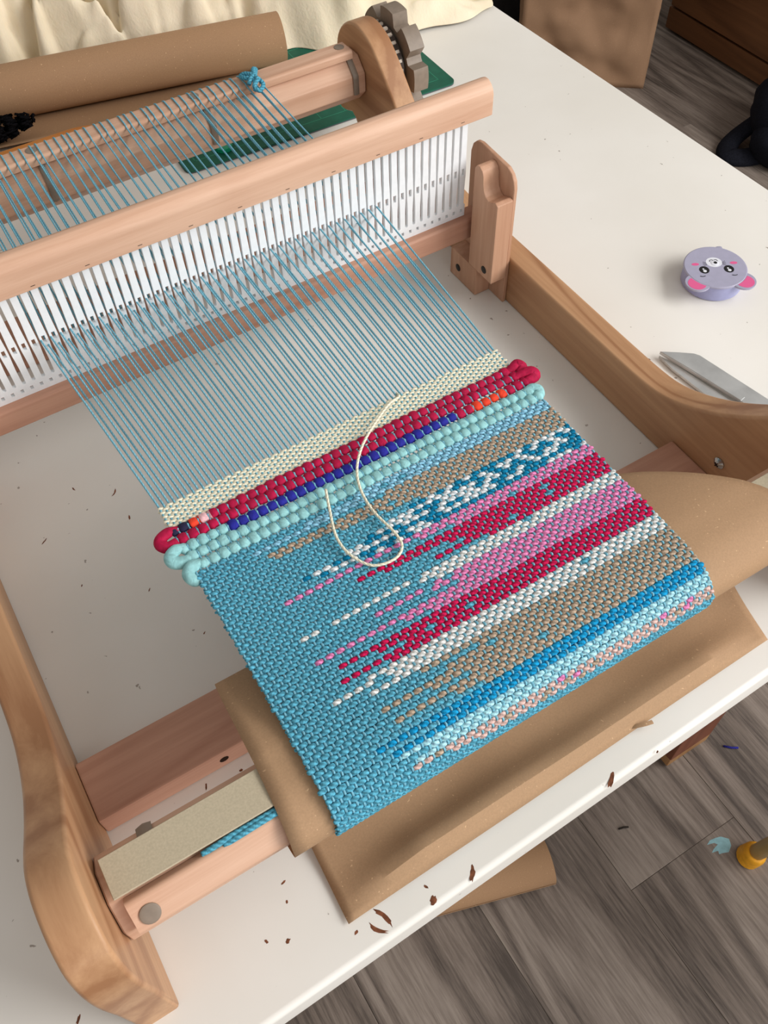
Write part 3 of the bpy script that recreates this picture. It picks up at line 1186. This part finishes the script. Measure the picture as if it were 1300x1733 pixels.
# ------------------------------------------------------------------ things lying on the table
# mouse tape measure
TZ = 0.76
LILAC = plain('lilac_plastic', (166, 164, 186), 0.35, 0.4, var=0.015)
LILAC2 = plain('lilac_side', (158, 160, 198), 0.35, 0.4, var=0.015)
EARPINK = plain('ear_pink', (222, 98, 148), 0.4, 0.3)
BLACK = plain('print_black', (26, 26, 28), 0.35, 0.4)
PWHITE = plain('print_white', (226, 228, 236), 0.35, 0.4)
TC = Vector((618, 267.5, 0))
tape = thing('tape_measure', 'round lilac tape measure with a printed mouse face and pink ears', 'tape measure', tuple(TC))
fu = Vector((0.872, -0.49, 0))    # across the face
fv = Vector((0.49, 0.872, 0))     # towards the chin


def onface(a, b_, z):
    p = TC + fu * a + fv * b_
    return (p.x, p.y, z)


v, f = lathe_z([(24.2, 0), (25.4, 1.2), (25.4, 17.4), (24.6, 18.6)], TC.x, TC.y, 56)
add('tape_body', v, f, LILAC2, tape, auto=35)
v, f = lathe_z([(25.0, 18.4), (26.4, 19.0), (26.4, 20.6), (25.6, 21.2)], TC.x, TC.y, 56)
add('face_plate', v, f, LILAC, tape, auto=35)


def face_ellipse(name, a, b_, ra, rb, z, h, mat, parent, rot=0.0, clip=None, seg=28):
    P = []
    for k in range(seg):
        t = 2 * pi * k / seg
        u_, w_ = ra * cos(t), rb * sin(t)
        uu, ww = u_ * cos(rot) - w_ * sin(rot) + a, u_ * sin(rot) + w_ * cos(rot) + b_
        if clip:
            d = math.hypot(uu, ww)
            if d < clip:
                uu, ww = uu * clip / d, ww * clip / d
        q = onface(uu, ww, 0)
        P.append((q[0], q[1]))
    v, f = prism_z(P, z, z + h)
    return add(name, v, f, mat, parent, auto=40)


for sg in (-1, 1):
    ear = face_ellipse('ear', sg * 19.0, -18.2, 10.4, 10.4, 18.6, 2.2, LILAC, tape)
    face_ellipse('ear_lining', sg * 20.0, -19.6, 7.6, 7.6, 20.6, 0.35, EARPINK, ear, clip=26.6)
    eye = face_ellipse('eye', sg * 10.4, -3.6, 4.2, 4.6, 21.1, 0.25, BLACK, tape)
    face_ellipse('eye_glint', sg * 10.4 + 0.2, -5.2, 1.5, 1.5, 21.3, 0.15, PWHITE, eye)
    face_ellipse('eye_glint', sg * 10.4 - 0.6, -2.6, 0.8, 0.8, 21.3, 0.15, PWHITE, eye)
    face_ellipse('cheek', sg * 16.2, 3.9, 3.2, 1.7, 21.1, 0.2, EARPINK, tape)
    bp = [onface(sg * 13.4 + t * 2.2, -11.2 - 0.7 * (1 - t * t), 21.3) for t in (-1, -.5, 0, .5, 1)]
    add_tube('brow', bp, 0.35, BLACK, tape, 5)
    for q in range(4):
        a0, a1 = sg * 6.6, sg * (10.0 - 0.4 * abs(q - 1.5))
        add_tube('whisker', [onface(a0, 2.6 + q * 0.8, 21.25), onface(a1, 1.6 + q * 1.7, 21.25)], 0.2, BLACK, tape, 4)
face_ellipse('muzzle_patch', 0, 5.6, 6.8, 6.2, 21.05, 0.2, PWHITE, tape)
face_ellipse('nose', 0.2, 4.0, 1.7, 1.3, 21.2, 0.3, BLACK, tape)
for sg in (-1, 1):
    mp_ = [onface(sg * 1.7 + 1.7 * cos(t), 6.4 + 2.3 * sin(t), 21.4) for t in [pi * k / 8 for k in range(9)]]
    add_tube('mouth', mp_, 0.28, BLACK, tape, 5)
v, f = disc_on(onface(0.6, 4.6, 21.1), (0, 0, 1), 3.4, 0.6, 20, 0.3)
btn = add('release_button', v, f, PWHITE, tape)
v, f = disc_on(onface(0.8, 4.4, 21.9), (0, 0, 1), 1.5, 0.3, 14, 0.2)
add('button_stud', v, f, BLACK, btn)
v, f = bevelled(*box(-3.0, 3.0, -3, 4, 8, 19.5), 1.8, 2)
v = [(TC.x + fu.x * (10 + p[0]) + fv.x * (24.5 + p[1]), TC.y + fu.y * (10 + p[0]) + fv.y * (24.5 + p[1]), p[2]) for p in v]
add('tape_tab', v, f, LILAC, tape)

tape.scale = (1.006, 1.006, TZ)

# scissors behind the right side frame
SC_STEEL = plain('brushed_steel', (206, 208, 208), 0.38, 0.5, 0.75, 0.05, 60)
SC_HANDLE = plain('scissor_handle_black', (30, 30, 32), 0.4, 0.4)
sci = thing('scissors', 'large steel scissors lying on the table behind the right side frame', 'scissors', (540, 150, 0))
blade = [(519.5, 222), (530, 214.5), (540.5, 206), (543, 202), (556, 130), (558, 92), (545, 92), (536, 148)]
v, f = prism_z(blade, 4.2, 6.8)
bl = add('blade', v, f, SC_STEEL, sci, smooth=False)
bev_ = [(519.8, 221.5), (524, 214), (541, 150), (536, 149), (526, 196)]
v, f = prism_z(bev_, 6.7, 7.2)
add('blade_bevel', v, f, SC_STEEL, bl, smooth=False)
blade2 = [(518.6, 221), (523.5, 205), (533, 150), (540, 92), (528, 92), (522.5, 150), (517.8, 205)]
v, f = prism_z(blade2, 1.0, 3.6)
add('blade', v, f, SC_STEEL, sci, smooth=False)
v, f = disc_on((547, 103, 6.8), (0, 0, 1), 5, 1.2, 18, 0.6)
add('pivot_screw', v, f, SC_STEEL, sci)
for cx, x0 in ((524, 534), (572, 551)):
    ring = [(x0, 96, 4.5), (x0 + (cx - x0) * 0.5, 76, 4.5)]
    add_tube('shank', catmull([(x0, 96, 4.6), (x0 + (cx - x0) * .4, 74, 4.6), (cx + (x0 - cx) * .25, 54, 4.6)], 5), 4.2, SC_HANDLE, sci, 8, 3.4)
    rg = [(cx + 15 * cos(t), 36 + 24 * sin(t), 4.6) for t in [2 * pi * k / 28 for k in range(29)]]
    add_tube('finger_loop', rg, 4.0, SC_HANDLE, sci, 8, 3.6)

# cutting mat
MAT_G = plain('cutting_mat_green', (22, 92, 72), 0.55, 0.25, var=0.06, scale=90)
MAT_L = plain('cutting_mat_line', (48, 132, 104), 0.55, 0.2)
MAT_B = plain('cutting_mat_under', (92, 92, 98), 0.6, 0.2)
mat_o = thing('cutting_mat', 'dark green gridded cutting mat under the back of the loom', 'cutting mat', (455, 760, 0))


def rrect(x0, x1, y0, y1, r, n=5):
    P = []
    for cx, cy, a0 in ((x1 - r, y1 - r, 0), (x0 + r, y1 - r, pi / 2), (x0 + r, y0 + r, pi), (x1 - r, y0 + r, 3 * pi / 2)):
        for k in range(n + 1):
            a = a0 + k * pi / 2 / n
            P.append((cx + r * cos(a), cy + r * sin(a)))
    return P


mrot = radians(-1.8)


def mrotp(p):
    x, y = p[0] - 455, p[1] - 650
    return (455 + x * cos(mrot) - y * sin(mrot), 653 + x * sin(mrot) + y * cos(mrot), *p[2:])


v, f = prism_z([mrotp(p) for p in rrect(300, 611, 650, 872, 8)], 0.1, 1.3)
add('mat_base', v, f, MAT_B, mat_o, auto=40)
v, f = prism_z([mrotp(p) for p in rrect(300, 611, 650, 872, 8)], 1.3, 2.8)
add('mat_surface', v, f, MAT_G, mat_o, auto=40)
for k in range(8):
    y = 664 + k * 27.7
    v, f = box(314, 597, y, y + 0.8, 2.75, 2.86)
    add('grid_line', [mrotp(p) for p in v], f, MAT_L, mat_o, smooth=False)
for k in range(11):
    x = 314 + k * 28.2
    v, f = box(x, x + 0.8, 664, 858, 2.75, 2.86)
    add('grid_line', [mrotp(p) for p in v], f, MAT_L, mat_o, smooth=False)
GCAP = plain('green_plastic', (10, 150, 112), 0.35, 0.4)
v, f = lathe_z([(8.4, 2.9), (9, 3.6), (9, 7.2), (8.2, 8)], 348, 675, 24)
cap = add('bottle_cap', v, f, GCAP, None, base=(348, 675, 2.9), auto=35)
tag(cap, 'small bright green round cap lying on the cutting mat', 'cap')

# kraft paper roll
rl = thing('kraft_paper_roll', 'thick roll of brown kraft paper lying behind the loom', 'paper roll', (300, 812, 3))
ax0, ax1 = Vector((475, 788, 29.4)), Vector((-180, 930, 29.4))
dv = (ax1 - ax0).normalized()
sd = Vector((dv.y, -dv.x, 0))
turns, per = 5, 44
V, F = [], []
nn = turns * per
for k in range(nn + 1):
    a = 2 * pi * k / per
    r = 26 - 3.0 * (1 - k / nn)
    for end in (ax0, ax1):
        p = end + sd * (r * cos(a)) + Vector((0, 0, 1)) * (r * sin(a))
        V.append(tuple(p))
for k in range(nn):
    F.append((2 * k, 2 * k + 1, 2 * k + 3, 2 * k + 2))
ro = add('rolled_sheet', V, F, KRAFT_ROLL, rl, fix=False, auto=60)
solid_sheet(ro, 0.45)
# free outer edge of the sheet, running out over the table in front of the roll
V, F = [], []
for q in range(9):
    w_ = q / 8
    for k in range(11):
        p = ax0.lerp(ax1, 0.06 + 0.9 * k / 10) - sd * (2 + 62 * w_ + 5 * noise2(k * 0.5, 1.0, 3))
        p.z = 3.6 + 5.0 * w_ * w_ + 1.5 * noise2(k * 0.7, q * 0.4, 5) * w_
        V.append(tuple(p))
for q in range(8):
    for k in range(10):
        a = q * 11 + k
        F.append((a, a + 1, a + 12, a + 11))
tl = add('sheet_edge', V, F, KRAFT_ROLL, rl, fix=False)
solid_sheet(tl, 0.45)

# muslin bundle
def muslin_mat():
    m, nt, b = new_mat('cream_muslin', 0.95, 0.05)
    mp = coords(nt)
    r = ramp(nt, [(0.3, lin((226, 212, 184))), (0.7, lin((240, 227, 202)))])
    n1 = N(nt, 'ShaderNodeTexNoise', Scale=14.0, Detail=3.0)
    nt.links.new(mp.outputs[0], n1.inputs['Vector'])
    nt.links.new(n1.outputs['Fac'], r.inputs[0])
    nt.links.new(r.outputs[0], b.inputs['Base Color'])
    w = N(nt, 'ShaderNodeTexNoise', Scale=1.0, Detail=3.0, Distortion=0.5)
    nt.links.new(coords(nt, (190, 60, 120), (0, 0, 0.5)).outputs[0], w.inputs['Vector'])
    n2 = N(nt, 'ShaderNodeTexNoise', Scale=420.0, Detail=2.0)
    nt.links.new(mp.outputs[0], n2.inputs['Vector'])
    a = N(nt, 'ShaderNodeMath', operation='MULTIPLY_ADD')
    a.inputs[1].default_value = 0.4
    nt.links.new(n2.outputs['Fac'], a.inputs[0])
    nt.links.new(w.outputs['Fac'], a.inputs[2])
    bump(nt, b, a.outputs[0], 0.35, 0.0014)
    b.inputs['Subsurface Weight'].default_value = 0.15
    b.inputs['Subsurface Radius'].default_value = (0.01, 0.006, 0.004)
    return m


MUSLIN = muslin_mat()
FRONT = [(-260, 1010), (100, 935), (205, 905), (300, 868), (376, 838), (440, 822), (495, 806), (530, 781), (570, 770), (627, 761), (690, 753), (735, 757), (756, 790)]


def front_y(x):
    for (x0, y0), (x1, y1) in zip(FRONT, FRONT[1:]):
        if x0 <= x <= x1:
            t = (x - x0) / (x1 - x0)
            t = t * t * (3 - 2 * t)
            return y0 + (y1 - y0) * t
    return 790


V, F = [], []
NX, NY = 340, 130
FOLDS = [((120, 1040), (330, 880), 46, 17), ((260, 1080), (300, 900), 40, 15), ((330, 905), (520, 845), 40, 17), ((420, 1000), (610, 830), 42, 18),
         ((500, 835), (640, 790), 24, 13), ((600, 900), (740, 800), 30, 16), ((180, 1000), (215, 925), 52, 15), ((560, 1010), (760, 900), 45, 22),
         ((60, 1100), (180, 960), 55, 18), ((380, 1100), (480, 930), 50, 18), ((640, 775), (740, 770), 12, 10), ((205, 905), (238, 1020), 58, 11), ((250, 892), (296, 1010), 50, 10), ((290, 884), (425, 872), 44, 12), ((404, 850), (520, 905), 46, 12), ((560, 790), (650, 830), 34, 11), ((650, 800), (705, 850), 34, 10), ((330, 925), (480, 930), 62, 14), ((500, 880), (640, 870), 58, 13), ((470, 960), (700, 930), 70, 16), ((300, 980), (460, 900), 44, 14)]


def seg_d(px, py, a, b_):
    ax, ay = a
    bx, by = b_
    dx, dy = bx - ax, by - ay
    t = max(0, min(1, ((px - ax) * dx + (py - ay) * dy) / (dx * dx + dy * dy)))
    return math.hypot(px - ax - t * dx, py - ay - t * dy), t


for iy in range(NY + 1):
    t = iy / NY
    for ix in range(NX + 1):
        x = -260 + 1016 * ix / NX
        y0 = front_y(x) + 8 * noise2(x * 0.02, 0.5, 4)
        y = y0 + (1165 - y0) * t ** 1.25
        d = y - y0
        edge = 1 - math.exp(-d / 16.0)
        edge *= 1 - math.exp(-max(0, 757 - x) / 14.0)
        z = 10 + 14 * noise2(x * 0.011, y * 0.013, 5) + 7 * noise2(x * 0.035, y * 0.03, 6)
        h = 0
        for a, b_, hh, wd in FOLDS:
            dd, tt = seg_d(x + 9 * noise2(x * 0.02, y * 0.02, 8), y, a, b_)
            h = max(h, 1.35 * hh * (0.65 + 0.35 * sin(pi * tt)) * math.exp(-(dd / wd) ** 2))
        z = z + h
        rid = 1 - abs(noise2(x * 0.009 + 0.004 * y, y * 0.007, 9)) * 2.6
        z += 44 * max(0, rid) ** 2 * min(1, d / 40)
        rid2 = 1 - abs(noise2(x * 0.016, y * 0.02 - 0.006 * x, 15)) * 3.0
        z += 18 * max(0, rid2) ** 2 * min(1, d / 25)
        z += (46 if x < 560 else 46 * max(0.25, 1 - (x - 560) / 200)) * min(1, d / 120) ** 0.8
        for sd_, fx_, fy_, dp_ in ((21, 0.0085, 0.006, 34), (27, 0.014, 0.011, 20)):
            nv_ = noise2(x * fx_ + 0.004 * y, y * fy_ - 0.003 * x, sd_)
            z -= dp_ * math.exp(-(nv_ / 0.07) ** 2) * min(1, d / 30)
        z = 3.4 + max(1.0, z) * edge
        V.append((x + 6 * noise2(x * 0.02, y * 0.03, 12) * edge, y, z))
for iy in range(NY):
    for ix in range(NX):
        a = iy * (NX + 1) + ix
        F.append((a, a + 1, a + NX + 2, a + NX + 1))
mus = add('muslin_cloth', V, F, MUSLIN, None, base=(300, 950, 2), fix=False, auto=0)
solid_sheet(mus, 0.8)
tag(mus, 'crumpled cream muslin fabric heaped at the far end of the table', 'fabric')

# stick shuttle and a hank of black wool between the loom and the paper roll
P = []
for k in range(25):
    a = -pi / 2 + pi * k / 24
    P.append((222 + 44 * cos(a), 742 + 32 * sin(a)))
P += [(20, 774), (-60, 766), (-60, 718), (20, 710)]
v, f = bevelled(*prism_z(P, 4.0, 19.5), 1.5, 2)
shut = add('weaving_shuttle', v, f, WOOD_ORANGE, None, base=(100, 742, 4), auto=40)
tag(shut, 'orange wooden shuttle with a rounded end lying behind the back roller', 'shuttle')
shut.location.z = 0.0002
FUZZ = plain('black_wool', (16, 15, 17), 1.0, 0.02, var=0.3, scale=600, bmp=0.8)
rn = random.Random(5)
pts = []
c = Vector((120, 790, 16))
for k in range(2600):
    d = Vector((rn.gauss(0, 1), rn.gauss(0, 1), rn.gauss(0, 1))).normalized()
    rr = rn.uniform(0.75, 1.0)
    pts.append((112 + 92 * d.x * rr, 799 + 16 * d.y * rr, max(9.0, 23 + 14 * d.z * rr)))
pts.sort(key=lambda q: (int(q[0] / 14), math.atan2(q[2] - 23, q[1] - 799)))
v, f, u = tube(pts, 1.3, 4)
wool = add('black_wool', v, f, FUZZ, None, base=(112, 799, 9), fix=False, auto=0)
tag(wool, 'fuzzy bundle of black wool yarn tucked against the kraft paper roll', 'yarn')

# ------------------------------------------------------------------ things on the floor
# paper bag
bag = thing('paper_bag', 'tall crumpled brown paper bag standing on the floor beyond the table', 'paper bag', (1640, 1560, FLOOR_Z))
bx = Vector((-0.774, 0.633, 0))
by = Vector((0.633, 0.774, 0))
B0 = Vector((1748, 1437, FLOOR_Z))


def bag_panel(name, o, du, wu, hgt, seed, nrm):
    V, F = [], []
    nu, nv = 26, 34
    for q in range(nv + 1):
        for k in range(nu + 1):
            u, w = k / nu, q / nv
            e = min(1, 6 * u, 6 * (1 - u), 8 * w)
            d = 26 * e * noise2(u * 3.1, w * 4.3, seed) + 9 * e * noise2(u * 9, w * 11, seed + 1)
            p = o + du * (u * wu) + Vector((0, 0, w * hgt)) + nrm * d
            V.append(tuple(p))
    for q in range(nv):
        for k in range(nu):
            a = q * (nu + 1) + k
            F.append((a, a + 1, a + nu + 2, a + nu + 1))
    o_ = add(name, V, F, KRAFT_BAG, bag, fix=False, auto=0)
    solid_sheet(o_, 0.5)


bag_panel('front_panel', B0, bx, 320, 430, 20, -by)
bag_panel('side_panel', B0, by, 170, 430, 24, -bx)
bag_panel('side_panel', B0 + bx * 320, by, 170, 430, 28, bx)
bag_panel('back_panel', B0 + by * 170, bx, 320, 430, 32, by)
c4 = [B0, B0 + bx * 320, B0 + bx * 320 + by * 170, B0 + by * 170]
v = [tuple(p + Vector((0, 0, h))) for h in (0.5, 2) for p in c4]
add('bag_bottom', v, box(0, 1, 0, 1, 0, 1)[1], KRAFT_BAG, bag, smooth=False)

# dark storage box behind the bag
DARKBOX = plain('dark_grey_box', (52, 52, 54), 0.6, 0.2, var=0.08, scale=60)
sb_ = thing('storage_box', 'dark grey storage box standing behind the paper bag', 'box', (1560, 1960, FLOOR_Z))
bbox('box_body', 1330, 1800, 1830, 2150, FLOOR_Z, FLOOR_Z + 400, DARKBOX, sb_, 6)
bbox('box_lid', 1322, 1808, 1822, 2158, FLOOR_Z + 400, FLOOR_Z + 430, DARKBOX, sb_, 5)

# wooden cabinet
CAB = wood('dark_oak_cabinet', (92, 58, 34), (126, 84, 52), 'y', 0.55, 0.35, 0.8)
cab = thing('cabinet', 'dark brown wooden drawer cabinet standing on the floor by the wall', 'cabinet', (2200, 1180, FLOOR_Z))
bbox('carcass', 2010, 2480, 700, 1622, FLOOR_Z + 8, FLOOR_Z + 800, CAB, cab, 2)
bbox('base_rail', 1988, 2012, 700, 1629, FLOOR_Z + 8, FLOOR_Z + 62, CAB, cab, 2)
for k in range(3):
    z0 = FLOOR_Z + 68 + k * 244
    d = bbox('drawer_front', 1986, 2010, 706, 1624, z0, z0 + 238, CAB, cab, 2.5)
    bbox('drawer_handle', 1966, 1986, 1100, 1230, z0 + 180, z0 + 196, SCREW_DARK, d, 4)
for yy in (720, 1600):
    bbox('cabinet_foot', 2020, 2050, yy - 10, yy + 20, FLOOR_Z, FLOOR_Z + 8, SCREW_DARK, cab, 1)

# dark backpack slumped on the floor
NAVY = plain('navy_canvas', (24, 25, 32), 0.9, 0.1, var=0.2, scale=300, bmp=0.3)
bp_ = thing('backpack', 'dark navy fabric backpack slumped on the floor in front of the cabinet', 'bag', (1900, 1060, FLOOR_Z))


def blob(name, c, r, parent, mat, seed, flat=0.0):
    bm = bmesh.new()
    bmesh.ops.create_icosphere(bm, subdivisions=4, radius=1)
    V = []
    for vv in bm.verts:
        p = vv.co.copy()
        k = 1 + 0.10 * noise2(p.x * 2 + p.z, p.y * 2, seed) + 0.05 * noise2(p.x * 5, p.y * 5 + p.z * 4, seed + 1)
        q = Vector((c[0] + p.x * r[0] * k, c[1] + p.y * r[1] * k, c[2] + p.z * r[2] * k))
        q.z = max(q.z, FLOOR_Z + 0.5)
        V.append(tuple(q))
    bm.verts.index_update()
    F = [tuple(x.index for x in fc.verts) for fc in bm.faces]
    bm.free()
    return add(name, V, F, mat, parent, fix=False, auto=0)


blob('bag_body', (1862, 1075, FLOOR_Z + 84), (98, 92, 96), bp_, NAVY, 41)
blob('front_pocket', (1790, 1030, FLOOR_Z + 45), (56, 72, 50), bp_, NAVY, 45)
sp_ = catmull([(1830, 1120, FLOOR_Z + 60), (1765, 1130, FLOOR_Z + 26), (1725, 1118, FLOOR_Z + 14), (1712, 1092, FLOOR_Z + 12), (1745, 1066, FLOOR_Z + 12), (1800, 1050, FLOOR_Z + 20)], 6)
add_tube('shoulder_strap', sp_, 24, NAVY, bp_, 8, 11)
for k in range(2):
    add_tube('zip', catmull([(1830, 1000 + 40 * k, FLOOR_Z + 150 - 20 * k), (1860, 1040 + 40 * k, FLOOR_Z + 176), (1885, 1090 + 40 * k, FLOOR_Z + 176)], 5), 3, SCREW_DARK, bp_, 6)

# stool with a yellow-tipped leg
POLE = plain('varnished_pole', (196, 170, 116), 0.4, 0.35, var=0.06, scale=40)
YEL = plain('yellow_rubber', (232, 164, 38), 0.5, 0.3, var=0.08, scale=120)
stool = thing('stool', 'stool on pale round wooden legs with yellow rubber feet', 'stool', (790, -240, FLOOR_Z))
for (x, y) in ((628, -79), (952, -79), (628, -401), (952, -401)):
    tx, ty = 790 + (x - 790) * 0.72, -240 + (y + 240) * 0.72
    a = Vector((x, y, FLOOR_Z))
    b_ = Vector((tx, ty, -300))
    dd = (b_ - a).normalized()
    lg = add_tube('stool_leg', [a + dd * 12, a.lerp(b_, 0.5), b_], 10.5, POLE, stool, 16)
    v, f, u = tube([a + dd * 0.5, a + dd * 1.5, a + dd * 20, a + dd * 26, a + dd * 28], [14.5, 16.5, 16, 14, 11], 18)
    add('leg_tip', v, f, YEL, lg, auto=40)
v, f = lathe_z([(150, -300), (166, -294), (166, -278), (158, -270)], 790, -240, 40)
add('stool_seat', v, f, POLE, stool, auto=40)

# roll of kraft paper on the floor under the table
fr = thing('floor_paper_roll', 'flattened roll of kraft paper lying on the floor under the table edge', 'paper roll', (250, 90, FLOOR_Z))
a0, a1 = Vector((392, 54, FLOOR_Z + 25)), Vector((-60, 196, FLOOR_Z + 25))
dd = (a1 - a0).normalized()
sd2 = Vector((-dd.y, dd.x, 0))
V, F = [], []
nn = 120
for k in range(nn + 1):
    a = 2 * pi * k / 40
    r = 1 - 0.09 * (1 - k / nn)
    for end in (a0, a1):
        V.append(tuple(end + sd2 * (30 * r * cos(a)) + Vector((0, 0, 24 * r * sin(a)))))
for k in range(nn):
    F.append((2 * k, 2 * k + 1, 2 * k + 3, 2 * k + 2))
o_ = add('rolled_sheet', V, F, KRAFT_ROLL, fr, fix=False, auto=60)
solid_sheet(o_, 0.5)

# scraps and paint on the floor
PAINT = plain('pale_blue_paint', (146, 190, 198), 0.5, 0.3, var=0.05)
P = [(598, -58), (604, -60), (612, -64), (622, -58), (626, -48), (618, -38), (610, -35), (600, -33), (592, -36), (603, -40), (606, -45), (596, -47), (590, -50), (600, -53)]
v, f = prism_z([(x * 0.9 + 60, y * 0.8 - 10) for x, y in P], FLOOR_Z - 0.5, FLOOR_Z + 0.15)
pt = add('paint_splash', v, f, PAINT, floor, smooth=False)
BLU = yarn('snippet_blue', (50, 50, 140))
DRK = yarn('snippet_dark', (56, 50, 46))
o_ = add_tube('yarn_snippet', [(708, 52, FLOOR_Z + 1.4), (716, 44, FLOOR_Z + 1.6), (724, 39, FLOOR_Z + 1.4)], 1.6, BLU, None, 6, base=(716, 44, FLOOR_Z))
tag(o_, 'tiny royal blue yarn snippet lying on the floor planks', 'yarn')
o_ = add_tube('yarn_snippet', [(505, 40, FLOOR_Z + 1.2), (512, 38, FLOOR_Z + 1.4), (518, 35, FLOOR_Z + 1.2)], 1.3, DRK, None, 6, base=(512, 38, FLOOR_Z))
tag(o_, 'tiny dark brown yarn snippet lying on the floor planks', 'yarn')
